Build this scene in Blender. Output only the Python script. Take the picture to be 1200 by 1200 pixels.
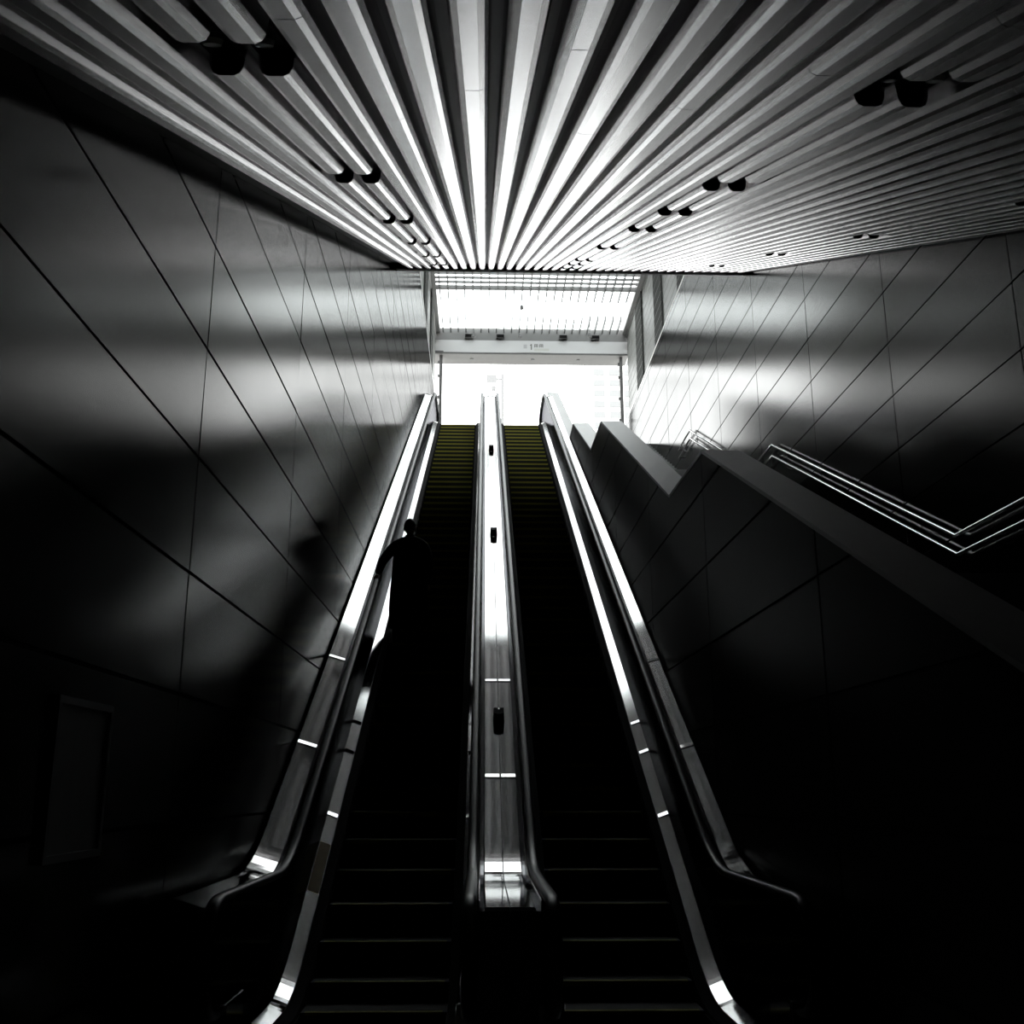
import bpy, bmesh, math, random
from mathutils import Vector, Matrix
random.seed(7)
for o in list(bpy.data.objects): bpy.data.objects.remove(o)
sc = bpy.context.scene
col = sc.collection
R = math.radians
EYE = 1.5            # all lengths below are measured from eye level; everything is lifted by EYE at the end

# ------------------------------------------------------------------ camera, sky, exposure
cam = bpy.data.cameras.new('camera'); cam.sensor_width = 36; cam.lens = 36.6; cam.clip_end = 2000
cam_o = bpy.data.objects.new('camera', cam); col.objects.link(cam_o)
cam_o.location = (0, 0, 0); cam_o.rotation_euler = (R(90 + 14.9), 0, R(-1.64))
sc.camera = cam_o
world = bpy.data.worlds.new('overcast_sky'); sc.world = world; world.use_nodes = True
bg = world.node_tree.nodes['Background']; bg.inputs[0].default_value = (0.98, 1.0, 1.0, 1); bg.inputs[1].default_value = 6.0
sc.view_settings.view_transform = 'Standard'; sc.view_settings.look = 'None'
sc.view_settings.gamma = 1; sc.view_settings.use_curve_mapping = False
sc.view_settings.exposure = 0.0

# ------------------------------------------------------------------ materials
def mat(name, colr, rough=0.5, metal=0.0, noise=0.0, nscale=4.0, bump=0.0, bscale=60.0, stretch=(1, 1, 1), spec=0.5, rvar=0.0):
    m = bpy.data.materials.new(name); m.use_nodes = True
    nt = m.node_tree; b = nt.nodes['Principled BSDF']
    b.inputs['Roughness'].default_value = rough; b.inputs['Metallic'].default_value = metal
    b.inputs['Base Color'].default_value = (*colr, 1); b.inputs['Specular IOR Level'].default_value = spec
    tc = nt.nodes.new('ShaderNodeTexCoord'); mp = nt.nodes.new('ShaderNodeMapping')
    mp.inputs['Scale'].default_value = stretch
    nt.links.new(tc.outputs['Object'], mp.inputs[0])
    if noise > 0 or rvar > 0:
        n = nt.nodes.new('ShaderNodeTexNoise'); n.inputs['Scale'].default_value = nscale; n.inputs['Detail'].default_value = 5
        nt.links.new(mp.outputs[0], n.inputs['Vector'])
        if noise > 0:
            r = nt.nodes.new('ShaderNodeMapRange'); r.inputs[3].default_value = 1 - noise; r.inputs[4].default_value = 1 + noise
            nt.links.new(n.outputs[0], r.inputs[0])
            mx = nt.nodes.new('ShaderNodeVectorMath'); mx.operation = 'SCALE'; mx.inputs[0].default_value = colr
            nt.links.new(r.outputs[0], mx.inputs['Scale']); nt.links.new(mx.outputs[0], b.inputs['Base Color'])
        if rvar > 0:
            r2 = nt.nodes.new('ShaderNodeMapRange'); r2.inputs[3].default_value = rough - rvar; r2.inputs[4].default_value = rough + rvar
            nt.links.new(n.outputs[0], r2.inputs[0]); nt.links.new(r2.outputs[0], b.inputs['Roughness'])
    if bump > 0:
        n2 = nt.nodes.new('ShaderNodeTexNoise'); n2.inputs['Scale'].default_value = bscale
        nt.links.new(mp.outputs[0], n2.inputs['Vector'])
        bp = nt.nodes.new('ShaderNodeBump'); bp.inputs['Strength'].default_value = bump; bp.inputs['Distance'].default_value = 0.01
        nt.links.new(n2.outputs[0], bp.inputs['Height']); nt.links.new(bp.outputs[0], b.inputs['Normal'])
    return m

def satin_mat(name, colr, rough, dif, dcol, noise=0.05, nscale=1.2, stretch=(1, 1, 1)):
    # satin metal: short-tailed gloss over a little diffuse
    m = bpy.data.materials.new(name); m.use_nodes = True; nt = m.node_tree
    nt.nodes.remove(nt.nodes['Principled BSDF']); out = nt.nodes['Material Output']
    tc = nt.nodes.new('ShaderNodeTexCoord'); mp = nt.nodes.new('ShaderNodeMapping'); mp.inputs['Scale'].default_value = stretch
    n = nt.nodes.new('ShaderNodeTexNoise'); n.inputs['Scale'].default_value = nscale; n.inputs['Detail'].default_value = 4
    nt.links.new(tc.outputs['Object'], mp.inputs[0]); nt.links.new(mp.outputs[0], n.inputs['Vector'])
    r = nt.nodes.new('ShaderNodeMapRange'); r.inputs[3].default_value = 1 - noise; r.inputs[4].default_value = 1 + noise
    nt.links.new(n.outputs[0], r.inputs[0])
    sc_ = nt.nodes.new('ShaderNodeVectorMath'); sc_.operation = 'SCALE'; sc_.inputs[0].default_value = colr; nt.links.new(r.outputs[0], sc_.inputs['Scale'])
    g = nt.nodes.new('ShaderNodeBsdfGlossy'); g.distribution = 'BECKMANN'; g.inputs['Roughness'].default_value = rough
    nt.links.new(sc_.outputs[0], g.inputs['Color'])
    d = nt.nodes.new('ShaderNodeBsdfDiffuse'); d.inputs[0].default_value = (*dcol, 1)
    mx = nt.nodes.new('ShaderNodeMixShader'); mx.inputs[0].default_value = dif
    nt.links.new(g.outputs[0], mx.inputs[1]); nt.links.new(d.outputs[0], mx.inputs[2]); nt.links.new(mx.outputs[0], out.inputs[0])
    return m

def glass_mat(name, tint=(0.96, 0.98, 0.98)):
    m = bpy.data.materials.new(name); m.use_nodes = True; nt = m.node_tree
    nt.nodes.remove(nt.nodes['Principled BSDF']); out = nt.nodes['Material Output']
    t = nt.nodes.new('ShaderNodeBsdfTransparent'); t.inputs[0].default_value = (*tint, 1)
    g = nt.nodes.new('ShaderNodeBsdfGlossy'); g.inputs['Roughness'].default_value = 0.03
    lw = nt.nodes.new('ShaderNodeLayerWeight'); pw = nt.nodes.new('ShaderNodeMath'); pw.operation = 'POWER'; pw.inputs[1].default_value = 5
    f = nt.nodes.new('ShaderNodeMath'); f.operation = 'MULTIPLY_ADD'; f.inputs[1].default_value = 0.96; f.inputs[2].default_value = 0.03
    nt.links.new(lw.outputs['Facing'], pw.inputs[0]); nt.links.new(pw.outputs[0], f.inputs[0])
    mx = nt.nodes.new('ShaderNodeMixShader')
    nt.links.new(f.outputs[0], mx.inputs[0]); nt.links.new(t.outputs[0], mx.inputs[1]); nt.links.new(g.outputs[0], mx.inputs[2])
    nt.links.new(mx.outputs[0], out.inputs[0])
    return m

M = dict(
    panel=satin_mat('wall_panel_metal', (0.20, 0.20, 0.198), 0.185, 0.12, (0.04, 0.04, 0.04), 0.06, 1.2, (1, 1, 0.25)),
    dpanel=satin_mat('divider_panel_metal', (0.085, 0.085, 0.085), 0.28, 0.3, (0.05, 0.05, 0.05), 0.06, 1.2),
    joint=mat('dark_joint', (0.012, 0.012, 0.012), 0.8),
    cap=mat('divider_cap_stone', (0.20, 0.20, 0.195), 0.45, 0.0, noise=0.08, nscale=9),
    rib=satin_mat('ceiling_rib_aluminium', (0.74, 0.73, 0.735), 0.26, 0.06, (0.30, 0.30, 0.30), 0.05, 2, (1, 0.1, 1)),
    backing=mat('ceiling_backing_black', (0.10, 0.10, 0.10), 0.6),
    floor=mat('dark_floor_stone', (0.045, 0.045, 0.045), 0.45, noise=0.25, nscale=6),
    stair=mat('stair_granite', (0.20, 0.20, 0.20), 0.55, noise=0.2, nscale=20),
    steel=satin_mat('brushed_stainless', (0.46, 0.46, 0.46), 0.09, 0.02, (0.2, 0.2, 0.2), 0.04, 3),
    steel_in=satin_mat('satin_stainless', (0.44, 0.44, 0.44), 0.12, 0.02, (0.2, 0.2, 0.2), 0.04, 3),
    bpanel=satin_mat('balustrade_steel', (0.11, 0.11, 0.115), 0.14, 0.1, (0.03, 0.03, 0.03), 0.04, 3),
    rubber=mat('handrail_rubber', (0.010, 0.010, 0.010), 0.38, spec=0.2),
    skirt=mat('skirt_black', (0.008, 0.008, 0.008), 0.9, spec=0.05),
    step=mat('step_dark_metal', (0.014, 0.014, 0.014), 0.75, 0.0, noise=0.15, nscale=30, spec=0.2),
    yellow=mat('step_edge_yellow', (0.21, 0.20, 0.035), 0.8, noise=0.1, nscale=12, spec=0.2),
    comb=mat('comb_yellow', (0.55, 0.42, 0.04), 0.5),
    plate=mat('floor_plate_steel', (0.35, 0.35, 0.35), 0.35, 0.9),
    blackp=mat('black_plastic', (0.006, 0.006, 0.006), 0.8, spec=0.08),
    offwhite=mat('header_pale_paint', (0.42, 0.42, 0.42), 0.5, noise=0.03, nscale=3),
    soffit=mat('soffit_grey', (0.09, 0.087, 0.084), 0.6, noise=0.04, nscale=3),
    tape=mat('dark_yellow_tape', (0.16, 0.10, 0.01), 0.7, noise=0.2, nscale=14),  # dark yellow, mottled at random
    white=mat('white_painted_metal', (0.72, 0.72, 0.71), 0.45, noise=0.03, nscale=4),
    grey=mat('grey_painted_metal', (0.13, 0.13, 0.127), 0.5, noise=0.05, nscale=4),
    louvre=mat('louvre_grey', (0.13, 0.134, 0.126), 0.5, 0.2, noise=0.06, nscale=3),
    pier=mat('pier_dark_grey', (0.05, 0.052, 0.049), 0.9, noise=0.15, nscale=5, spec=0.05),
    frame=mat('dark_steel_frame', (0.07, 0.07, 0.07), 0.5, 0.3),
    glass=glass_mat('clear_glass'),
    lamp=mat('lamp_glass_off', (0.5, 0.5, 0.5), 0.08, 0.0),
    paving=mat('pale_paving', (0.55, 0.55, 0.53), 0.7, noise=0.1, nscale=1.5),
    build=mat('pale_facade', (0.62, 0.62, 0.61), 0.7, noise=0.04, nscale=0.1),
    bwin=mat('facade_window', (0.18, 0.183, 0.183), 0.9, spec=0.05),
    coat=mat('black_coat_cloth', (0.006, 0.006, 0.007), 0.9, bump=0.2, bscale=300, spec=0.15),
    trousers=mat('dark_trouser_cloth', (0.006, 0.006, 0.008), 0.9, bump=0.2, bscale=300, spec=0.15),
    shoe=mat('black_shoe_leather', (0.008, 0.008, 0.008), 0.4),
    hair=mat('black_hair', (0.006, 0.006, 0.006), 0.6, bump=0.4, bscale=150, spec=0.2),
    skin=mat('skin', (0.22, 0.13, 0.09), 0.55),
    poster=mat('poster_paper', (0.10, 0.10, 0.10), 0.6, noise=0.3, nscale=8),
    text_d=mat('sign_print_dark', (0.10, 0.10, 0.09), 0.5),
    text_g=mat('sign_print_grey', (0.30, 0.30, 0.30), 0.5),
    text_y=mat('sign_print_pale_yellow', (0.36, 0.36, 0.33), 0.5),
    sky_sign=mat('pale_sign', (0.17, 0.17, 0.17), 0.9, spec=0.05),
)

# ------------------------------------------------------------------ helpers
def obj(name, me, m=None, parent=None, smooth=False):
    o = bpy.data.objects.new(name, me); col.objects.link(o)
    if m is not None and len(me.materials) == 0: me.materials.append(M[m] if isinstance(m, str) else m)
    if parent is not None: o.parent = parent
    if smooth:
        for p in me.polygons: p.use_smooth = True
    return o
def pyd(name, v, f):
    me = bpy.data.meshes.new(name); me.from_pydata([tuple(p) for p in v], [], f); me.update(); return me
def fixn(me):
    bm = bmesh.new(); bm.from_mesh(me); bmesh.ops.recalc_face_normals(bm, faces=bm.faces); bm.to_mesh(me); bm.free(); return me
def boxes_mesh(name, bl, bevel=0.0):
    bm = bmesh.new()
    for (x0, x1, y0, y1, z0, z1) in bl:
        r = bmesh.ops.create_cube(bm, size=1)
        for v in r['verts']:
            v.co = Vector(((x0 + x1) / 2 + v.co.x * (x1 - x0), (y0 + y1) / 2 + v.co.y * (y1 - y0), (z0 + z1) / 2 + v.co.z * (z1 - z0)))
    if bevel > 0:
        bmesh.ops.bevel(bm, geom=list(bm.edges), offset=bevel, segments=2, affect='EDGES', profile=0.5)
    me = bpy.data.meshes.new(name); bm.to_mesh(me); bm.free(); return me
def box(name, b, m, parent=None, bevel=0.0):
    return obj(name, boxes_mesh(name, [b], bevel), m, parent)
def extrude_yz(name, poly, x0, x1):          # poly: list of (y,z)
    n = len(poly)
    v = [(x0, y, z) for y, z in poly] + [(x1, y, z) for y, z in poly]
    f = [tuple(range(n)), tuple(range(2 * n - 1, n - 1, -1))] + [(i, n + i, n + (i + 1) % n, (i + 1) % n) for i in range(n)]
    return fixn(pyd(name, v, f))
def sweep(name, path, prof, closed=True):     # path of (y,z) vertical offsets; prof of (x,h)
    n = len(prof); v = []; f = []
    for (y, z) in path:
        for (x, h) in prof: v.append((x, y, z + h))
    for i in range(len(path) - 1):
        for j in range(n if closed else n - 1):
            a = i * n + j; b = i * n + (j + 1) % n
            f.append((a, b, b + n, a + n))
    if closed:
        f.append(tuple(range(n))); f.append(tuple(range((len(path) - 1) * n, len(path) * n)))
    return fixn(pyd(name, v, f))
def tube(name, pts, r, seg=10):
    pts = [Vector(p) for p in pts]; v = []; f = []
    for i, p in enumerate(pts):
        if i == 0: t = pts[1] - p
        elif i == len(pts) - 1: t = p - pts[i - 1]
        else: t = (pts[i + 1] - p).normalized() + (p - pts[i - 1]).normalized()
        t.normalize()
        up = Vector((1, 0, 0)) if abs(t.x) < 0.9 else Vector((0, 0, 1))
        a = t.cross(up).normalized(); b = t.cross(a)
        for k in range(seg):
            q = 2 * math.pi * k / seg; v.append(p + a * (r * math.cos(q)) + b * (r * math.sin(q)))
    for i in range(len(pts) - 1):
        for k in range(seg):
            a = i * seg + k; b = i * seg + (k + 1) % seg; f.append((a, b, b + seg, a + seg))
    f.append(tuple(range(seg))); f.append(tuple(range((len(pts) - 1) * seg, len(pts) * seg)))
    return fixn(pyd(name, v, f))
def lathe(name, prof, seg=20):               # (r,z) about z
    v = []; f = []; n = len(prof)
    for k in range(seg):
        q = 2 * math.pi * k / seg
        for r, z in prof: v.append((r * math.cos(q), r * math.sin(q), z))
    for k in range(seg):
        for j in range(n - 1):
            a = k * n + j; b = ((k + 1) % seg) * n + j; f.append((a, b, b + 1, a + 1))
    me = fixn(pyd(name, v, f))
    bm = bmesh.new(); bm.from_mesh(me); bmesh.ops.remove_doubles(bm, verts=bm.verts, dist=1e-5); bmesh.ops.recalc_face_normals(bm, faces=bm.faces); bm.to_mesh(me); bm.free()
    return me
def thing(name, label, cat, loc=(0, 0, 0), group=None):
    o = bpy.data.objects.new(name, None); o.empty_display_size = 0.2; col.objects.link(o); o.location = loc
    return tag(o, label, cat, group)
def tag(o, label, cat, group=None):
    o['label'] = label; o['category'] = cat
    if group: o['group'] = group
    return o
def struct(o, label, cat='structure'):
    o['kind'] = 'structure'; o['label'] = label; o['category'] = cat; return o
def rebase(o, loc):                           # move a mesh object's origin to loc without moving it
    o.data.transform(Matrix.Translation(-Vector(loc))); o.location = loc; return o

# ------------------------------------------------------------------ key dimensions (from eye level)
XL, XR = -1.68, 5.0                # wall faces
FL = -1.5                          # lower floor
ZT = 10.1                          # upper landing
DX0, DX1 = 1.95, 2.28              # divider between escalators and stairs
YB, YE = -5.0, 34.0                # back wall, far portal
YC, ZC, SC = 17.9, 9.52, 0.483     # ceiling edge and slope
ROOF = 15.6
WTR, WTL = 12.45, 12.9             # tops of the panelled walls
Z0G, DZ, Y0G, DY = 1.89, 0.69, 11.8, 2.95
T30 = math.tan(R(30))
def ceil_z(y): return max(ZC + (min(y, YC) - YC) * SC, 1.1)
def nos(y): return -0.67 + (y - 9.38) * T30
YI0 = 9.38 + (FL + 0.67) / T30; YI1 = 9.38 + (ZT + 0.67) / T30
def base_z(y, t0=0.42, t1=0.5):
    z = min(max(nos(y), FL), ZT)
    if abs(y - YI0) < t0: z = FL + T30 * (y - YI0 + t0) ** 2 / (4 * t0)
    if abs(y - YI1) < t1: z = ZT - T30 * (YI1 + t1 - y) ** 2 / (4 * t1)
    return z
def base_path(a, b):
    ys = {a, b}
    for c, t in ((YI0, 0.42), (YI1, 0.5)):
        for k in range(15): ys.add(c - t + 2 * t * k / 14)
    return [(y, base_z(y)) for y in sorted(ys) if a <= y <= b]
# stairs: (y, nosing z) and divider top
ST = [(1.66, FL), (8.8, 1.75), (10.45, 1.75), (16.3, 4.80), (17.95, 4.80), (21.4, 6.58), (23.0, 6.58), (30.1, ZT), (34.0, ZT)]
DT = [(1.0, -0.45), (1.9, -0.45), (8.8, 2.93), (10.45, 2.98), (16.3, 5.92), (17.95, 5.98), (21.4, 7.72), (22.9, 7.72), (30.1, 11.85)]
def pl(tab, y):
    if y <= tab[0][0]: return tab[0][1]
    for (a, za), (b, zb) in zip(tab, tab[1:]):
        if y <= b: return za + (zb - za) * (y - a) / (b - a)
    return tab[-1][1]

# ------------------------------------------------------------------ the setting
fl = struct(box('floor', (XL - 0.3, XR + 0.3, YB, 34.0, FL - 0.3, FL), 'floor'), 'dark stone floor of the lower concourse', 'floor')
struct(box('wall_back', (XL - 0.3, XR + 0.3, YB - 0.3, YB, FL, 1.6), 'floor'), 'dark wall behind the escalator hall', 'wall')

def cell_runs(y0, y1, z0, z1, lo, hi, step=0.05):
    n = max(2, int(round((y1 - y0) / step))); ys = [y0 + (y1 - y0) * i / n for i in range(n + 1)]
    runs = []; cur = []
    for y in ys:
        a = max(z0, lo(y)); b = min(z1, hi(y))
        if b - a > 0.015: cur.append((y, a, b))
        else:
            if len(cur) > 1: runs.append(cur)
            cur = []
    if len(cur) > 1: runs.append(cur)
    return runs
def simplify(pts):
    out = []
    n = len(pts)
    for i in range(n):
        p, q, r = pts[i - 1], pts[i], pts[(i + 1) % n]
        c = (q[0] - p[0]) * (r[1] - q[1]) - (q[1] - p[1]) * (r[0] - q[0])
        if abs(c) > 1e-6: out.append(q)
    return out
def panels(parent, x, sgn, ya, yb, za, zb, lo, hi, m, thick=0.022, gap=0.020, jit=0.0016):
    ky = math.floor((ya - Y0G) / DY); cnt = 0
    while Y0G + ky * DY < yb:
        y0 = max(ya, Y0G + ky * DY); y1 = min(yb, Y0G + (ky + 1) * DY); ky += 1
        kz = math.floor((za - Z0G) / DZ)
        while Z0G + kz * DZ < zb:
            z0 = Z0G + kz * DZ; z1 = z0 + DZ; kz += 1
            for run in cell_runs(y0 + gap / 2, y1 - gap / 2, z0 + gap / 2, min(zb, z1) - gap / 2, lo, hi):
                poly = simplify([(y, a) for y, a, b in run] + [(y, b) for y, a, b in reversed(run)])
                if len(poly) < 3: continue
                cy = sum(p[0] for p in poly) / len(poly); cz = sum(p[1] for p in poly) / len(poly)
                me = extrude_yz('panel', [(p[0] - cy, p[1] - cz) for p in poly], 0, -sgn * thick)
                ty, tz, off = random.uniform(-1, 1) * jit, random.uniform(-1, 1) * jit, random.uniform(0, 0.002)
                for v in me.vertices: v.co.x += sgn * (-off) + ty * v.co.y / 1.5 + tz * v.co.z / 0.35
                o = obj('panel', me, m, parent); o.location = (x, cy, cz); cnt += 1
    return cnt

# left wall: dark backing with metal panels
def ceil_or(top):
    return lambda y: (ceil_z(y) + 0.10) if y < YC else top
wl = struct(box('wall_left', (XL - 0.35, XL - 0.022, YB, YE, FL, WTL), 'joint'), 'wall of long satin metal panels rising beside the escalator', 'wall')
panels(wl, XL, 1, YB, YE, FL, WTL, lambda y: max(FL, base_z(y) - 0.1), ceil_or(WTL - 0.01), 'panel')
wr = struct(box('wall_right', (XR + 0.022, XR + 0.35, YB, YE, FL, WTR), 'joint'), 'wall of long satin metal panels rising beside the stairs', 'wall')
panels(wr, XR, -1, YB, YE, FL, WTR, lambda y: pl(ST, y) - 0.05, ceil_or(WTR - 0.01), 'panel')
for o, x0, x1, top, nm in ((wl, XL - 0.35, XL + 0.004, WTL, 'coping'), (wr, XR - 0.004, XR + 0.35, WTR, 'coping')):
    box(nm, (x0, x1, YC + 0.4, YE, top - 0.01, top + 0.05), 'white', o)

# divider wall with stepped top
dv_poly = [(y, z - 0.03) for y, z in DT] + [(30.1, 5.0), (23.0, 3.0), (12.0, FL), (1.0, FL)]
dv = struct(obj('wall_divider', extrude_yz('wall_divider', dv_poly, DX0 + 0.022, DX1 - 0.01), 'joint'), 'dark panelled divider wall with stepped sloping top between escalator and stairs', 'wall')
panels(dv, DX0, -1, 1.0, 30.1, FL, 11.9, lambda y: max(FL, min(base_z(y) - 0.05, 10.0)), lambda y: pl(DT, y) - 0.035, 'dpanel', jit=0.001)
for (ya, za), (yb, zb) in zip(DT, DT[1:]):
    obj('cap', extrude_yz('cap', [(ya, za), (yb, zb), (yb, zb - 0.032), (ya, za - 0.032)], DX0 - 0.006, DX1 + 0.006), 'cap', dv)
box('side_lining', (DX1 - 0.012, DX1, 1.0, 1.02, FL, -0.47), 'cap', dv)

# stairs
stairs = struct(obj('stairs', extrude_yz('stairs', [(max(y, 2.05), z - 0.17) for y, z in ST if y > 2] + [(34, FL + 0.005), (2.05, FL + 0.005)], DX1, XR), 'stair'), 'wide granite stairs with landings between divider and right wall', 'stairs')
def flight(ya, za, yb, zb):
    n = int(round((zb - za) / 0.16)); run = (yb - ya) / n; rise = (zb - za) / n
    me = boxes_mesh('step', [(-(XR - DX1) / 2 + 0.005, (XR - DX1) / 2 - 0.005, 0, run + 0.03, -rise, 0)])
    for i in range(n):
        o = obj('step', me, 'stair', stairs); o.location = ((DX1 + XR) / 2, ya + i * run, za + (i + 1) * rise)
for a, b in ((0, 1), (2, 3), (4, 5), (6, 7)): flight(*ST[a], *ST[b])
for a, b in ((1, 2), (3, 4), (5, 6)):
    box('landing', (DX1 + 0.004, XR - 0.004, ST[a][0] + 0.25, ST[b][0], ST[a][1] - 0.16, ST[a][1]), 'stair', stairs)

# upper landing and street outside
struct(obj('floor_landing', boxes_mesh('floor_landing', [(XL, DX0 + 0.02, YI1 + 0.9, YE, ZT - 0.35, ZT), (DX0 + 0.02, XR, 30.15, YE, ZT - 0.35, ZT)]), 'paving'), 'pale paved landing at the head of the escalators', 'floor')
struct(box('street_paving', (-200, 200, YE, 420, FL, ZT), 'paving'), 'pale paving outside beyond the exit', 'paving')

# ceiling of parallel ribs
YF = 17.9
cy0 = YC - (ZC - 1.1) / SC
ce_poly = [(YB, 1.1 + 0.11), (cy0, 1.1 + 0.11), (YC, ZC + 0.11), (YC, ZC + 0.42), (cy0, 1.1 + 0.42), (YB, 1.1 + 0.42)]
ceil = struct(obj('ceiling', extrude_yz('ceiling', ce_poly, XL - 0.3, XR + 0.3), 'backing'), 'sloping ceiling of parallel aluminium ribs with dark grooves', 'ceiling')
PIT = 0.1685; RX0 = -1.40
SLOT = {}
def slot(x, ys):
    for dx in (0, 1):
        k = int(round((x - RX0) / PIT)) + dx
        SLOT.setdefault(k, []).extend(ys)
SETS = [(-0.89, [2.9, 5.65, 8.45, 11.2, 13.9, 16.4], 'row above the escalator with the person'),
        (1.42, [3.2, 5.75, 7.35, 8.95, 11.6, 14.5, 15.8, 17.1], 'row above the divider wall'),
        (3.86, [6.3, 9.3, 12.35, 15.6], 'row above the stairs')]
for x, ys, _ in SETS: slot(x, ys)
prof = [(-0.066, 0.11), (-0.057, 0.034), (-0.046, 0.010), (-0.026, 0.0), (0.026, 0.0), (0.046, 0.010), (0.057, 0.034), (0.066, 0.11)]
nr = int((4.93 - RX0) / PIT) + 1
SL = 0.40
for k in range(nr):
    x = RX0 + k * PIT
    cuts = sorted(SLOT.get(k, []))
    joint = 2.2 + (k * 1.37) % 3.3
    segs = []; a = cy0
    for c in cuts: segs.append((a, c - SL / 2)); a = c + SL / 2
    segs.append((a, YF))
    out = []
    for (s, e) in segs:
        js = [j for j in (joint + 4.2 * q for q in range(5)) if s + 0.5 < j < e - 0.5]
        p = s
        for j in js: out.append((p, j - 0.004)); p = j + 0.004
        out.append((p, e))
    for (s, e) in out:
        me = sweep('rib', [(s, ceil_z(s)), (e, ceil_z(e))], prof)
        ym = (s + e) / 2
        rebase(obj('rib', me, 'rib', ceil), (0, ym, ceil_z(ym))).location = (x, ym, ceil_z(ym))
    me = sweep('rib', [(YB, 1.1), (cy0 - 0.01, 1.1)], prof); o = obj('rib', me, 'rib', ceil); o.location.x = x
box('edge_trim', (XL, XR, YC, YC + 0.05, ZC - 0.012, ZC + 0.40), 'frame', ceil)
box('shadow_gap', (XL, RX0 - 0.09, cy0, cy0 + 0.05, 1.15, 1.2), 'backing', ceil)
struct(box('wall_upper', (XL - 0.3, XR + 0.3, YC + 0.06, YC + 0.3, ZC + 0.1, ROOF), 'white'), 'pale wall rising above the edge of the ribbed ceiling', 'wall')

# recessed lamps in the ceiling slots
for x, ys, where in SETS:
    for dx in (0, 1):
        k = int(round((x - RX0) / PIT)) + dx; xx = RX0 + k * PIT
        for y in ys:
            t = thing('recessed_lamp', 'small unlit recessed lamp in a ceiling slot, ' + where, 'ceiling lamp', (xx, y, ceil_z(y) + 0.11), 'recessed lamps in the ' + where)
            t.rotation_euler = (math.atan(SC), 0, 0)
            bm_b = obj('lamp_housing', bpy.data.meshes.get('recess_box') or boxes_mesh('recess_box', [(-0.058, 0.058, -0.19, 0.19, -0.025, 0.0)]), 'blackp', t)
            ln = obj('lens', bpy.data.meshes.get('recess_lens') or lathe('recess_lens', [(0, -0.045), (0.030, -0.043), (0.036, -0.026), (0, -0.026)], 16), 'lamp', t)

# glass roof of the upper hall
gr = struct(obj('ceiling_glass', boxes_mesh('ceiling_glass', [(XL - 0.1, XL + 0.1, YC + 0.3, YE, ROOF, ROOF + 0.25), (XR - 0.1, XR + 0.1, YC + 0.3, YE, ROOF, ROOF + 0.25)]), 'grey'), 'flat glass roof on slim dark rafters over the upper hall', 'glass roof')
RP = 0.268; nraf = int((XR - XL - 0.3) / RP)
raf = boxes_mesh('rafter', [(-0.017, 0.017, YC + 0.31, 31.55, 0, 0.16)])
raf2 = boxes_mesh('rafter_short', [(-0.015, 0.015, 32.85, YE - 0.01, 0, 0.16)])
raf3 = boxes_mesh('rafter_slim', [(-0.006, 0.006, 31.56, 32.84, 0.12, 0.16)])  # thinned in mid span: fading by sky bloom put into the shape
xs = [XL + 0.22 + RP * i for i in range(nraf + 1)]
for x in xs:
    for me in (raf, raf2, raf3):
        o = obj('rafter', me, 'frame', gr); o.location = (x, 0, ROOF)
pur = boxes_mesh('purlin', [(XL + 0.1, XR - 0.1, -0.015, 0.015, 0.02, 0.10)])
for y in [19.5 + 1.5 * i for i in range(7)] + [29.4, 29.7, 30.0, 30.3]:
    o = obj('purlin', pur, 'grey', gr); o.location = (0, y, ROOF)
box('purlin', (XL + 0.1, XR - 0.1, 30.62, 30.69, -0.02, 0.12), 'grey', gr).location = (0, 0, ROOF)
ych = [YC + 0.3, 22.0, 26.0, 30.0, 32.0, YE]
for ya, yb in zip(ych, ych[1:]):
    me = boxes_mesh('pane', [(-RP / 2 + 0.004, RP / 2 - 0.004, ya + 0.005, yb - 0.005, 0.165, 0.177)])
    for x in xs[:-1]:
        o = obj('pane', me, 'glass', gr); o.location = (x + RP / 2, 0, ROOF)

# louvred side screens above the panelled walls
def screen(name, x, zb, sgn, label):
    s = struct(obj(name, boxes_mesh(name, [(x, x + sgn * 0.12, YC + 0.3, YE, ROOF - 0.12, ROOF), (x, x + sgn * 0.12, YC + 0.3, YE, zb + 0.06, zb + 0.12)]), 'grey'), label, 'window')
    n = int((ROOF - zb - 0.3) / 0.30)
    me = extrude_yz('slat', [(YC + 0.32, 0), (YE - 0.02, 0), (YE - 0.02, 0.265), (YC + 0.32, 0.265)], 0.03, 0.055)
    for i in range(n + 1):
        o = obj('slat', me, 'louvre', s); o.location = (x if sgn > 0 else x - 0.085, 0, zb + 0.14 + i * 0.30)
    for y in (20.4, 23.95, 27.5, 31.05):
        p = box('pier', (x - 0.02 * sgn, x + sgn * 0.10, y - 0.62, y + 0.62, zb + 0.06, ROOF - 0.1), 'pier', s)
        for q in range(int((ROOF - zb - 0.2) / 0.31)):
            box('joint_strip', (x - 0.024 * sgn, x, y - 0.622, y + 0.622, zb + 0.3 + q * 0.31, zb + 0.312 + q * 0.31), 'louvre', p)
    return s
screen('window_1', XR + 0.02, WTR, 1, 'grey louvred screen with dark piers above the stair wall')
screen('window_2', XL - 0.02, WTL, -1, 'grey louvred screen with dark piers above the escalator wall')

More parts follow.
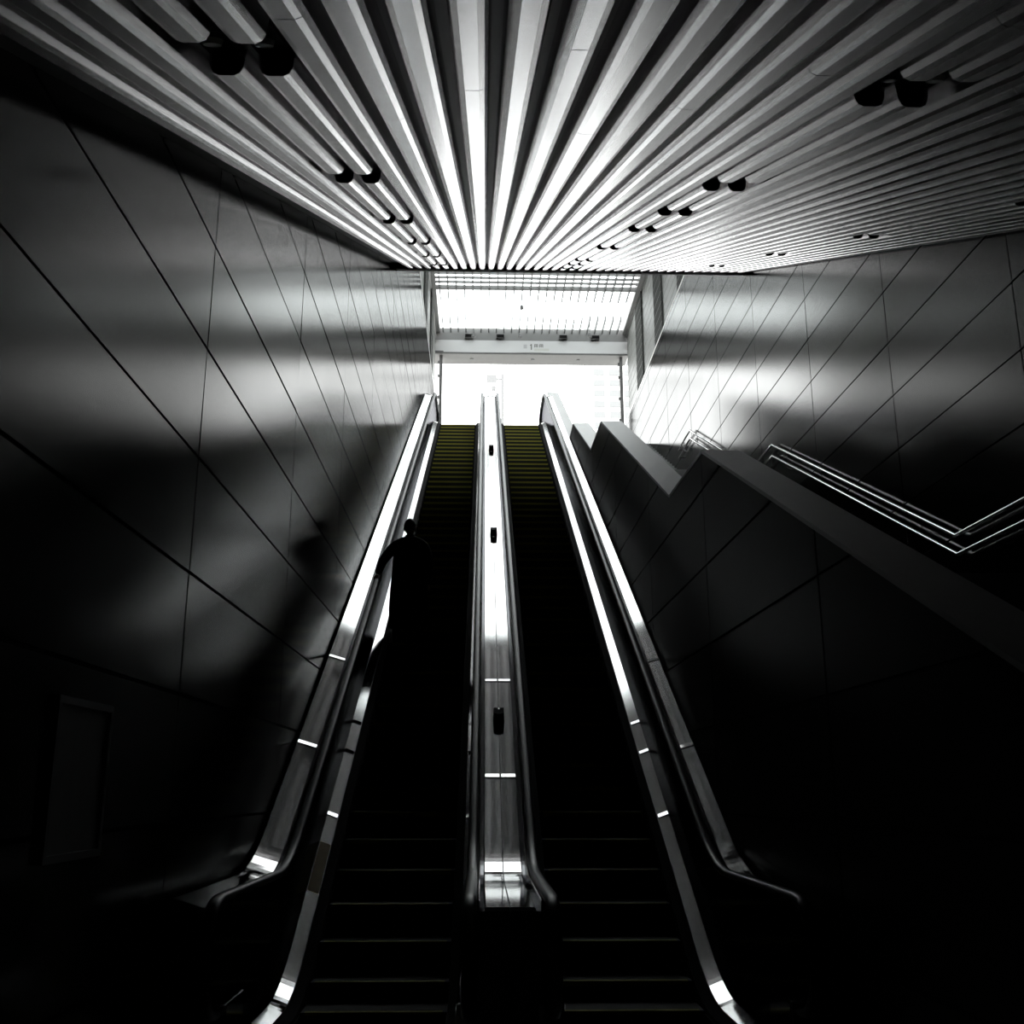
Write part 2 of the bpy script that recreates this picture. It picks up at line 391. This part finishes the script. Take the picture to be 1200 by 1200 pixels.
# portal at the far end
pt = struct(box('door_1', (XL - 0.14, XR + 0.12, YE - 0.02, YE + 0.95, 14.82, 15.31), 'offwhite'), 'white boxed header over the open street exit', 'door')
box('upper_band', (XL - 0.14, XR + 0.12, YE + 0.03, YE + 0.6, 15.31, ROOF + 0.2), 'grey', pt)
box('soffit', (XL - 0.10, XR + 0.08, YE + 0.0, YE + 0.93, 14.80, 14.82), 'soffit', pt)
box('edge_line', (XL - 0.14, XR + 0.12, YE - 0.03, YE - 0.02, 14.81, 14.85), 'frame', pt)
for x in (XL + 0.15, XR - 0.16):
    p = box('post', (x - 0.055, x + 0.055, YE + 0.15, YE + 0.30, ZT, 14.82), 'soffit', pt)
    box('guide_channel', (x - 0.015, x + 0.015, YE + 0.14, YE + 0.151, ZT, 14.82), 'frame', p)
    for z in (11.6, 12.4, 13.2, 14.0, 14.5):
        box('bracket', (x - 0.11, x - 0.055, YE + 0.18, YE + 0.26, z, z + 0.10), 'frame', p)
box('end_block', (XL - 0.10, XL + 0.24, YE - 0.024, YE - 0.021, 14.83, 14.9), 'frame', pt)
for x in (-0.45, 1.72, 3.35):
    o = obj('downlight', lathe('downlight', [(0, -0.02), (0.06, -0.02), (0.07, 0.0), (0, 0)], 16), 'frame', pt); o.location = (x, YE + 0.45, 14.80)

for x, nb in ((-0.55, 'escalator wall end'), (0.56, 'escalator wall end'), (2.78, 'stair wall end'), (3.92, 'stair wall end')):
    t = thing('floodlight', 'small dark floodlight on the exit header near the ' + nb, 'floodlight', (x, YE + 0.0, 15.31), 'floodlights on the exit header, ' + nb)
    obj('bracket', boxes_mesh('bracket', [(-0.03, 0.03, -0.02, 0.03, 0, 0.05)]), 'frame', t)
    h = obj('head', boxes_mesh('head', [(-0.15, 0.15, -0.14, 0.0, 0.05, 0.20)], 0.02), 'frame', t)
    obj('glass_face', boxes_mesh('glass_face', [(-0.125, 0.125, -0.146, -0.139, 0.07, 0.18)]), 'blackp', h)
# exit sign lettering plate on the header (letters too faint to read: blocks of print as they show)
sg = thing('exit_sign', 'small white printed exit sign on the header face', 'sign', (1.88, YE - 0.03, 15.06))
obj('plate', boxes_mesh('plate', [(-0.55, 0.45, -0.008, 0.0, -0.20, 0.20)]), 'offwhite', sg)
def marks(nm, bl, m): obj(nm, boxes_mesh(nm, bl), m, sg)
marks('symbol', [(-0.50, -0.38, -0.011, -0.008, -0.05, 0.10)], 'text_g')
marks('numeral', [(-0.245, -0.205, -0.011, -0.008, -0.10, 0.12), (-0.275, -0.245, -0.011, -0.008, 0.06, 0.09)], 'text_d')
g = []
for x in (-0.12, 0.06):
    g += [(x, x + 0.13, -0.011, -0.008, 0.09, 0.115), (x, x + 0.13, -0.011, -0.008, 0.03, 0.05), (x, x + 0.025, -0.011, -0.008, -0.01, 0.115), (x + 0.105, x + 0.13, -0.011, -0.008, -0.01, 0.115), (x + 0.055, x + 0.075, -0.011, -0.008, -0.01, 0.115)]
marks('characters', g, 'text_d')
marks('caption_band', [(-0.13, 0.40, -0.011, -0.008, -0.14, -0.05)], 'text_y')

# little lamps hung under the glass roof
for x, y, dz, lb in ((xs[4], 33.2, 0.42, 'on the side of the escalator wall'), (xs[10], 31.4, 0.22, 'at the middle rafters'), (xs[10], 33.0, 0.50, 'before the header, over the exit sign'), (xs[19], 33.1, 0.40, 'on the side of the stair wall')):
    t = thing('hanging_spotlight', 'tiny dark spotlight hung from the glass roof ' + lb, 'spotlight', (x, y, ROOF), 'spotlights under the glass roof')
    obj('rod', tube('rod', [(0, 0, 0.02), (0, 0, -dz)], 0.012, 8), 'grey', t)
    h = obj('head', lathe('head', [(0, 0.0), (0.05, -0.005), (0.065, -0.12), (0.05, -0.13), (0, -0.115)], 16), 'frame', t); h.location = (0, 0, -dz + 0.02)

# ------------------------------------------------------------------ escalators
YA, YZ = 6.0, 29.6      # ends of the balustrades
JOI = [9.2, 10.9, 12.6, 14.3, 16.0, 17.7, 19.4, 21.1, 22.8, 24.5, 26.2, 27.4]
IJ = [10.0, 11.05, 11.62] + [13.3 + 1.7 * k for k in range(9)]
def deck_runs(jl):
    js = [YA] + [7.45] + jl + [YZ]
    return list(zip(js, js[1:]))
step_me = extrude_yz('step', [(0, 0), (0.402, 0), (0.402, -0.05), (0.05, -0.262), (0.012, -0.262), (0.016, -0.15), (0.006, -0.05)], -0.5, 0.5)
line_me = extrude_yz('demarcation_line', [(-0.003, 0.002), (0.05, 0.002), (0.05, -0.004), (0.004, -0.004), (0.008, -0.038), (0.002, -0.038)], -0.47, 0.47)
def glint_wedge(name, ya, x0, x1, h0, h1):  # top set flatter than the deck, shaped to catch the sky as a glint
    zz = base_z(ya); v = []
    for x, h in ((x0, h0), (x1, h1)):
        b = zz + h
        v += [(x, ya - 0.032, b - 0.032 * T30 - 0.002), (x, ya - 0.032, b - 0.032 * 0.404 + 0.006), (x, ya + 0.032, b + 0.032 * 0.404 + 0.006), (x, ya + 0.032, b + 0.032 * T30 - 0.002)]
    f = [(0, 1, 2, 3), (7, 6, 5, 4), (0, 4, 5, 1), (1, 5, 6, 2), (2, 6, 7, 3), (3, 7, 4, 0)]
    return fixn(pyd(name, v, f))
def escalator(cx, label, wallL, wallR, mid_side):
    e = thing('escalator', label, 'escalator', (cx, YI0, FL))
    inv = Matrix.Translation((0, -YI0, -FL))
    def put(nm, me, m, parent=None, smooth=False, local=False):
        if not local: me.transform(inv)
        return obj(nm, me, m, parent or e, smooth)
    # steps
    y = 9.38 - 0.4 * 6
    while y < YI1 + 0.8:
        z = base_z(y)
        s = obj('step', step_me, 'step', e); s.location = (0, y - YI0, z - FL)
        l = obj('demarcation_line', line_me, 'yellow', s)
        y += 0.4
    for (ya, yb, z) in ((5.2, 6.98, FL), (YI1 + 0.62, YI1 + 1.9, ZT)):
        put('floor_plate', boxes_mesh('floor_plate', [(-0.62, 0.62, ya, yb, z, z + 0.012)]), 'plate')
    put('comb', boxes_mesh('comb', [(-0.5, 0.5, 6.86, 7.02, FL + 0.012, FL + 0.03)]), 'comb')
    put('comb', boxes_mesh('comb', [(-0.5, 0.5, YI1 + 0.62, YI1 + 0.76, ZT + 0.012, ZT + 0.03)]), 'comb')
    for s, wall in ((-1, wallL), (1, wallR)):
        P = lambda L: [(s * u, h) for u, h in L]
        put('skirt', sweep('skirt', base_path(YA + 0.25, YZ - 0.25), P([(0.505, -0.25), (0.505, 0.03), (0.575, 0.062), (0.60, 0.02), (0.60, -0.25)])), 'skirt')
        for (a, b) in deck_runs(IJ):
            a2, b2 = max(a, YA + 0.2) + 0.0004, min(b, YZ - 0.2) - 0.0004
            d = put('inner_deck', sweep('inner_deck', base_path(a2, b2), P([(0.575, 0.055), (0.585, 0.064), (0.684, 0.100), (0.690, 0.100), (0.690, 0.0), (0.60, 0.0)])), 'steel_in')
            put('balustrade_panel', sweep('balustrade_panel', base_path(a2, b2), P([(0.685, 0.098), (0.683, 0.90), (0.70, 0.90), (0.70, 0.098)])), 'bpanel')
            if 8.5 < a2 < 11.75:      # wedge over the joint, tilted to give a bright glint
                zz = base_z(a2)
                put('joint_strip', glint_wedge('joint_strip', a2, s * 0.589, s * 0.682, 0.066, 0.099), 'steel', d)
        inner_side = s * mid_side > 0; tilt = 0.0 if inner_side else (0.028 if s > 0 else 0.050)  # decks away from the middle tipped inward, shaped to mirror bright sky
        for (a, b) in deck_runs(JOI if inner_side else [j + 0.45 for j in JOI[:-1]]):
            od = put('outer_deck', sweep('outer_deck', base_path(a + 0.0004, b - 0.0004), P([(0.748, 0.80), (0.748, 0.872), (0.756, 0.882), (wall - 0.004, 0.882 + tilt), (wall - 0.004, 0.80)])), 'steel')
            if 8.5 < a < 11.75:
                put('joint_strip', glint_wedge('joint_strip', a, s * 0.758, s * (wall - 0.008), 0.882, 0.882 + tilt), 'steel', od)
        put('guide_rail', sweep('guide_rail', base_path(YA, YZ), P([(0.702, 0.86), (0.702, 0.912), (0.716, 0.920), (0.722, 0.912), (0.722, 0.86)])), 'steel')
        put('outer_cladding', sweep('outer_cladding', base_path(YA, YZ), P([(0.702, -0.2), (0.702, 0.86), (wall - 0.002, 0.86), (wall - 0.002, -0.2)])), 'bpanel')
        # handrail belt with turned ends
        r = 0.29; pth = []
        for k in range(13):
            q = -math.pi / 2 - math.pi * k / 12; pth.append((YA - 0.05 + r * math.cos(q), FL + 0.935 - r + r * math.sin(q)))
        pth = [(YA + 0.35, FL + 0.935 - 2 * r)] + pth
        pth += [(yy, zz + 0.935) for yy, zz in base_path(YA + 0.05, YZ - 0.05)]
        for k in range(13):
            q = math.pi / 2 - math.pi * k / 12; pth.append((YZ + 0.05 + r * math.cos(q), ZT + 0.935 - r + r * math.sin(q)))
        pth += [(YZ - 0.35, ZT + 0.935 - 2 * r)]
        bp = [(-0.040, -0.006), (-0.034, 0.012), (-0.018, 0.022), (0.018, 0.022), (0.034, 0.012), (0.040, -0.006), (0.036, -0.020), (-0.036, -0.020)]
        v = []; f = []; n = len(bp)
        for i, (yy, zz) in enumerate(pth):
            a = pth[max(0, i - 1)]; b = pth[min(len(pth) - 1, i + 1)]
            ty, tz = b[0] - a[0], b[1] - a[1]; L = math.hypot(ty, tz); ny, nz = -tz / L, ty / L
            for (u, w) in bp: v.append((s * (0.668 + u), yy + ny * w, zz + nz * w))
        for i in range(len(pth) - 1):
            for j in range(n):
                a = i * n + j; b = i * n + (j + 1) % n; f.append((a, b, b + n, a + n))
        f.append(tuple(range(n))); f.append(tuple(range((len(pth) - 1) * n, len(pth) * n)))
        put('handrail', fixn(pyd('handrail', v, f)), 'rubber', None, True)
        # rounded newel panels inside the belt loops
        for (yc, z, d) in ((YA - 0.05, FL, -1), (YZ + 0.05, ZT, 1)):
            poly = [(yc + d * (r - 0.03) * math.cos(t), z + 0.935 - r + (r - 0.03) * math.sin(t)) for t in [math.pi / 2 - math.pi * k / 14 for k in range(15)]]
            poly += [(yc - d * 0.25, z + 0.935 - 2 * r + 0.03), (yc - d * 0.25, z + 0.90)]
            put('newel_panel', extrude_yz('newel_panel', poly, s * 0.675, s * 0.70), 'bpanel')
            put('newel_base', boxes_mesh('newel_base', [(min(s * 0.60, s * 0.74), max(s * 0.60, s * 0.74), min(yc - d * 0.45, yc - d * 0.02), max(yc - d * 0.45, yc - d * 0.02), z, z + 0.41)], 0.01), 'steel_in')
        # small bolts of the balustrade
        for yy in (9.9, 11.9):
            o = put('bolt', lathe('bolt', [(0, 0.008), (0.012, 0.006), (0.014, 0.0), (0, 0)], 10), 'steel', None, False, True)
            o.location = (s * 0.682, yy - YI0, base_z(yy) + 0.78 - FL); o.rotation_euler = (0, -s * math.pi / 2, 0)
    return e
CL, CR = -0.725, 1.05; MID = (CL + CR) / 2
eL = escalator(CL, 'escalator running beside the tall panelled wall, carrying the person in black', -(XL - CL) - 0.02, MID - CL, 1)
eR = escalator(CR, 'empty escalator beside the dark divider wall and stairs', CR - MID, DX0 - CR - 0.02, -1)
# yellow caution tape on the lower inner deck of the left escalator
ct = sweep('caution_tape', base_path(9.0, 9.6), [(-0.588, 0.069), (-0.68, 0.103), (-0.68, 0.100), (-0.588, 0.066)])
ct.transform(Matrix.Translation((0, -YI0, -FL))); obj('caution_tape', ct, 'tape', eL)

# black stoppers standing on the middle deck
def stopper_mesh():
    pts = [(-0.055, 0.06), (0.055, 0.06)] + [(0.055 * math.cos(q), -0.035 + 0.055 * math.sin(q)) for q in [-math.pi * k / 10 for k in range(11)]]
    n = len(pts); v = [(x, y, 0) for x, y in pts] + [(x * 0.86, y * 0.93, 0.10) for x, y in pts]
    f = [tuple(range(n)), tuple(range(n, 2 * n))] + [(i, (i + 1) % n, n + (i + 1) % n, n + i) for i in range(n)]
    return fixn(pyd('stopper', v, f))
stop_me = stopper_mesh()
for y in (10.1, 15.53, 21.08):
    z = base_z(y) + 0.893
    t = thing('deck_stopper', 'small black stopper on the bright steel deck between the two escalators', 'stopper', (MID, y, z), 'black stoppers on the middle deck')
    t.rotation_euler = (R(30), 0, 0)
    b = obj('body', stop_me, 'blackp', t)
    sc_ = obj('screw', lathe('screw', [(0, 0.106), (0.010, 0.105), (0.013, 0.100), (0, 0.100)], 10), 'steel', b); sc_.location = (0, 0.02, 0)

# ------------------------------------------------------------------ stair handrails on the right wall
def wall_rail(pts, label):
    t = thing('stair_handrail', label, 'handrail', (XR - 0.08, pts[0][0], pts[0][1]), 'double steel handrails along the stair wall')
    o0 = Vector((XR - 0.08, pts[0][0], pts[0][1]))
    for dz in (0, -0.20):
        P = [Vector((XR - 0.08, y, z + dz)) - o0 for y, z in pts]
        P = [P[0] + Vector((0.075, 0, 0))] + P + [P[-1] + Vector((0.075, 0, 0))]
        obj('rail', tube('rail', P, 0.021, 12), 'steel', t, True)
    for (ya, za), (yb, zb) in zip(pts, pts[1:]):
        n = max(1, int((yb - ya) / 1.5))
        for i in range(n):
            y = ya + (yb - ya) * (i + 0.5) / n; z = za + (zb - za) * (i + 0.5) / n
            q = Vector((XR - 0.08, y, z)) - o0
            obj('bracket', tube('bracket', [q + Vector((0.078, 0, -0.28)), q + Vector((0, 0, -0.26)), q + Vector((0, 0, -0.01))], 0.010, 8), 'steel', t)
wall_rail([(1.9, -0.62), (8.75, 2.55), (10.4, 2.55), (16.75, 5.68), (17.95, 5.68)], 'double round steel handrail on the panelled wall along the lower stair flight')
wall_rail([(18.6, 5.90), (23.4, 8.28), (24.9, 8.28)], 'double round steel handrail on the panelled wall along the upper stair flight')

# framed notice on the left wall
nb = thing('notice_frame', 'dim framed notice on the panelled wall beside the escalator foot', 'notice', (XL, 4.5, -0.28))
obj('frame', boxes_mesh('frame', [(0.001, 0.025, -0.31, -0.28, 0, 0.64), (0.001, 0.025, 0.28, 0.31, 0, 0.64), (0.001, 0.025, -0.28, 0.28, 0, 0.03), (0.001, 0.025, -0.28, 0.28, 0.61, 0.64)]), 'frame', nb)
obj('sheet', boxes_mesh('sheet', [(0.002, 0.012, -0.279, 0.279, 0.031, 0.609)]), 'poster', nb)

# ------------------------------------------------------------------ outside: far pale tower and a street sign
bt = thing('office_tower', 'pale high-rise with rows of windows seen through the exit', 'building', (33, 262, ZT))
obj('facade', boxes_mesh('facade', [(-4.2, 13, 0.5, 18, 0, 118)]), 'build', bt)
win = boxes_mesh('window', [(-1.45, 1.45, 0.2, 0.52, 0, 1.7)])
for zf in range(26, 35):
    for xw in (-1.9, 2.3, 6.4, 10.4):
        o = obj('window', win, 'bwin', bt); o.location = (xw, 0, zf * 3.05 + 0.7)
sp = thing('street_sign', 'faint pale street sign board on a slim pole outside', 'sign', (0.45, 46, ZT))
obj('pole', tube('pole', [(0.42, 0, 0), (0.42, 0, 8.9)], 0.07, 10), 'sky_sign', sp)
obj('board', boxes_mesh('board', [(-0.35, 0.15, -0.03, 0.03, 8.45, 8.85)], 0.01), 'sky_sign', sp)
obj('arm', boxes_mesh('arm', [(0.1, 0.42, -0.02, 0.02, 8.6, 8.68)]), 'sky_sign', sp)
obj('lamp', lathe('lamp', [(0, 8.05), (0.1, 8.08), (0.12, 8.25), (0, 8.3)], 14), 'sky_sign', sp)

# ------------------------------------------------------------------ person on the left escalator
KY = 9.38 + 0.4 * 11
PZ = base_z(KY) + 0.002
per = thing('person', 'person in a black coat standing with one hand on the handrail', 'person', (-1.0, KY + 0.20, PZ))
# local frame: x right, y forward (up the escalator), z up from the tread
HL = (-0.41, -0.36, 0.93)      # left hand on the belt (local)
body_pts = [(0, 0, 0.95), (0, 0.0, 1.10), (0, -0.005, 1.28), (0, 0.0, 1.40), (-0.005, 0.01, 1.48), (-0.01, 0.03, 1.54),
            (-0.10, 0, 0.90), (-0.13, 0.01, 0.50), (-0.14, 0.0, 0.10), (0.10, 0, 0.90), (0.12, 0.01, 0.50), (0.13, 0.02, 0.10),
            (-0.20, 0.0, 1.37), (-0.365, -0.08, 1.12), (-0.392, -0.345, 0.895), (0.20, 0.0, 1.37), (0.27, -0.03, 1.10), (0.26, 0.06, 0.86)]
body_edges = [(0, 1), (1, 2), (2, 3), (3, 4), (4, 5), (0, 6), (6, 7), (7, 8), (0, 9), (9, 10), (10, 11), (3, 12), (12, 13), (13, 14), (3, 15), (15, 16), (16, 17)]
body_r = [(0.17, 0.125), (0.165, 0.115), (0.185, 0.12), (0.15, 0.10), 0.06, 0.052,
          (0.10, 0.10), 0.072, 0.05, (0.10, 0.10), 0.072, 0.05, 0.085, 0.068, 0.046, 0.085, 0.066, 0.046]
def build_skin(name, pts, edges, radii, m, sub=2, parent=per):
    me = bpy.data.meshes.new(name); me.from_pydata(pts, edges, []); me.update()
    o = obj(name, me, m, parent)
    bm = bmesh.new(); bm.from_mesh(me)
    ly = bm.verts.layers.skin.verify(); bm.verts.ensure_lookup_table()
    for i, r in enumerate(radii):
        bm.verts[i][ly].radius = r if isinstance(r, tuple) else (r, r)
        bm.verts[i][ly].use_root = (i == 0)
    bm.to_mesh(me); bm.free()
    md = o.modifiers.new('skin', 'SKIN'); md.use_smooth_shade = True
    ss = o.modifiers.new('sub', 'SUBSURF'); ss.levels = sub; ss.render_levels = sub
    return o
body = build_skin('body', body_pts, body_edges, body_r, 'coat')
# head with face, hair
def head_mesh():
    bm = bmesh.new(); bmesh.ops.create_uvsphere(bm, u_segments=28, v_segments=20, radius=1)
    for v in bm.verts:
        x, y, z = v.co
        w = 0.077 * (1 - 0.20 * max(0, -z) ** 1.5); d = 0.095 * (1 - 0.10 * max(0, -z))
        nx, ny, nz = x * w, y * d, z * 0.118
        if y > 0.55 and z < 0.2: ny += 0.006
        if abs(x) < 0.22 and y > 0.8 and -0.35 < z < 0.12: ny += 0.020 * (1 - abs(x) / 0.22) * (0.12 - z) / 0.47   # nose
        if abs(abs(x) - 0.4) < 0.2 and y > 0.7 and -0.02 < z < 0.2: ny -= 0.007                                # eye sockets
        v.co = (nx, ny, nz)
    me = bpy.data.meshes.new('head'); bm.to_mesh(me); bm.free(); return me
hd = obj('head', head_mesh(), 'skin', per, True); hd.location = (-0.012, 0.04, 1.625); hd.rotation_euler = (R(-6), 0, R(-4))
def hair_mesh():
    bm = bmesh.new(); bmesh.ops.create_uvsphere(bm, u_segments=28, v_segments=20, radius=1)
    kill = [v for v in bm.verts if (v.co.y > 0.35 and v.co.z < 0.35) or v.co.z < -0.55]
    bmesh.ops.delete(bm, geom=kill, context='VERTS')
    for v in bm.verts:
        x, y, z = v.co; v.co = (x * 0.086, y * 0.103 - 0.004, z * 0.126 + 0.004)
    me = bpy.data.meshes.new('hair'); bm.to_mesh(me); bm.free(); return me
h = obj('hair', hair_mesh(), 'hair', hd, True); h.modifiers.new('thick', 'SOLIDIFY').thickness = 0.012
for s in (-1, 1):
    ear = obj('ear', lathe('ear', [(0, -0.012), (0.016, -0.010), (0.024, 0.0), (0.020, 0.008), (0.008, 0.004), (0, 0.004)], 14), 'skin', hd, True)
    ear.location = (s * 0.079, 0.002, -0.008); ear.rotation_euler = (0, s * math.pi / 2, 0); ear.scale = (1.35, 0.85, 1)
    eye = obj('eye', lathe('eye', [(0, -0.010), (0.008, -0.006), (0.010, 0), (0.008, 0.006), (0, 0.010)], 12), 'white', hd, True); eye.location = (s * 0.031, 0.078, 0.008)
mo = obj('mouth', boxes_mesh('mouth', [(-0.022, 0.022, 0.078, 0.090, -0.062, -0.054)], 0.003), 'skin', hd)
# long coat skirt over the hips
def coat():
    rings = [(1.43, 0.13, 0.10, 0.0), (1.36, 0.225, 0.135, 0), (1.15, 0.225, 0.145, 0), (0.98, 0.235, 0.155, 0), (0.75, 0.252, 0.165, 0), (0.50, 0.262, 0.172, 0), (0.24, 0.255, 0.175, 0.0), (0.22, 0.248, 0.168, 0.0)]
    seg = 32; v = []; f = []
    for i, (z, rx, ry, _) in enumerate(rings):
        for k in range(seg):
            q = 2 * math.pi * k / seg; w = 1 + (0.03 * math.sin(5 * q) if i > 3 else 0)
            v.append((rx * w * math.cos(q) - 0.005, ry * w * math.sin(q), z))
    for i in range(len(rings) - 1):
        for k in range(seg):
            a = i * seg + k; b = i * seg + (k + 1) % seg; f.append((a, b, b + seg, a + seg))
    return fixn(pyd('coat', v, f))
ct = obj('coat', coat(), 'coat', per, True)
obj('collar', lathe('collar', [(0.062, 1.44), (0.074, 1.50), (0.066, 1.505), (0.056, 1.45), (0.062, 1.44)], 20), 'coat', per, True)
def hand(name, base, dirv, side, curl, m='skin', parent=per, palm_n=(0, 0, 1)):
    d = Vector(dirv).normalized(); n = Vector(palm_n); n = (n - d * n.dot(d)).normalized(); w = d.cross(n) * side
    B = Vector(base); pts = [B, B + d * 0.045, B + d * 0.085]; rad = [(0.026, 0.020), (0.036, 0.016), (0.036, 0.015)]; ed = [(0, 1), (1, 2)]
    o = build_skin(name, [tuple(p) for p in pts], ed, rad, m, 2, parent)
    for i, (off, ln) in enumerate(((-0.029, 0.066), (-0.010, 0.076), (0.010, 0.071), (0.028, 0.056))):
        p = B + d * 0.078 + w * off; P = [p]; a = 0
        for k, fr in enumerate((0.45, 0.32, 0.23)):
            a += curl * (0.6 if k == 0 else 1.0); p = p + (d * math.cos(a) - n * math.sin(a)) * ln * fr; P.append(p)
        build_skin('finger', [tuple(q) for q in P], [(0, 1), (1, 2), (2, 3)], [0.0095, 0.0088, 0.008, 0.0068], m, 2, o)
    p = B + d * 0.025 - w * 0.026; P = [p, p - w * 0.026 + d * 0.022 - n * 0.012, p - w * 0.032 + d * 0.045 - n * 0.028, p - w * 0.028 + d * 0.062 - n * 0.040]
    build_skin('thumb', [tuple(q) for q in P], [(0, 1), (1, 2), (2, 3)], [0.012, 0.0105, 0.0095, 0.0075], m, 2, o)
    return o
bz = nos(KY + 0.2 - 0.40) + 0.957 - PZ       # belt top under the left hand
hand('hand', (-0.393, -0.36, bz + 0.035), (-0.05, -0.05 + 0.9 * -0.3, -0.16), 1, 0.55)
hand('hand', (0.25, 0.07, 0.83), (0.0, 0.15, -1), -1, 0.3, palm_n=(1, 0, 0))
for x, y in ((-0.14, 0.0), (0.13, 0.02)):
    sh = build_skin('shoe', [(x, y - 0.06, 0.05), (x, y + 0.03, 0.045), (x, y + 0.13, 0.036)], [(0, 1), (1, 2)], [(0.044, 0.044), (0.044, 0.040), (0.040, 0.030)], 'shoe')

# ------------------------------------------------------------------ lift everything so that the lower floor is z = 0
for o in bpy.data.objects:
    if o.parent is None: o.location.z += EYE
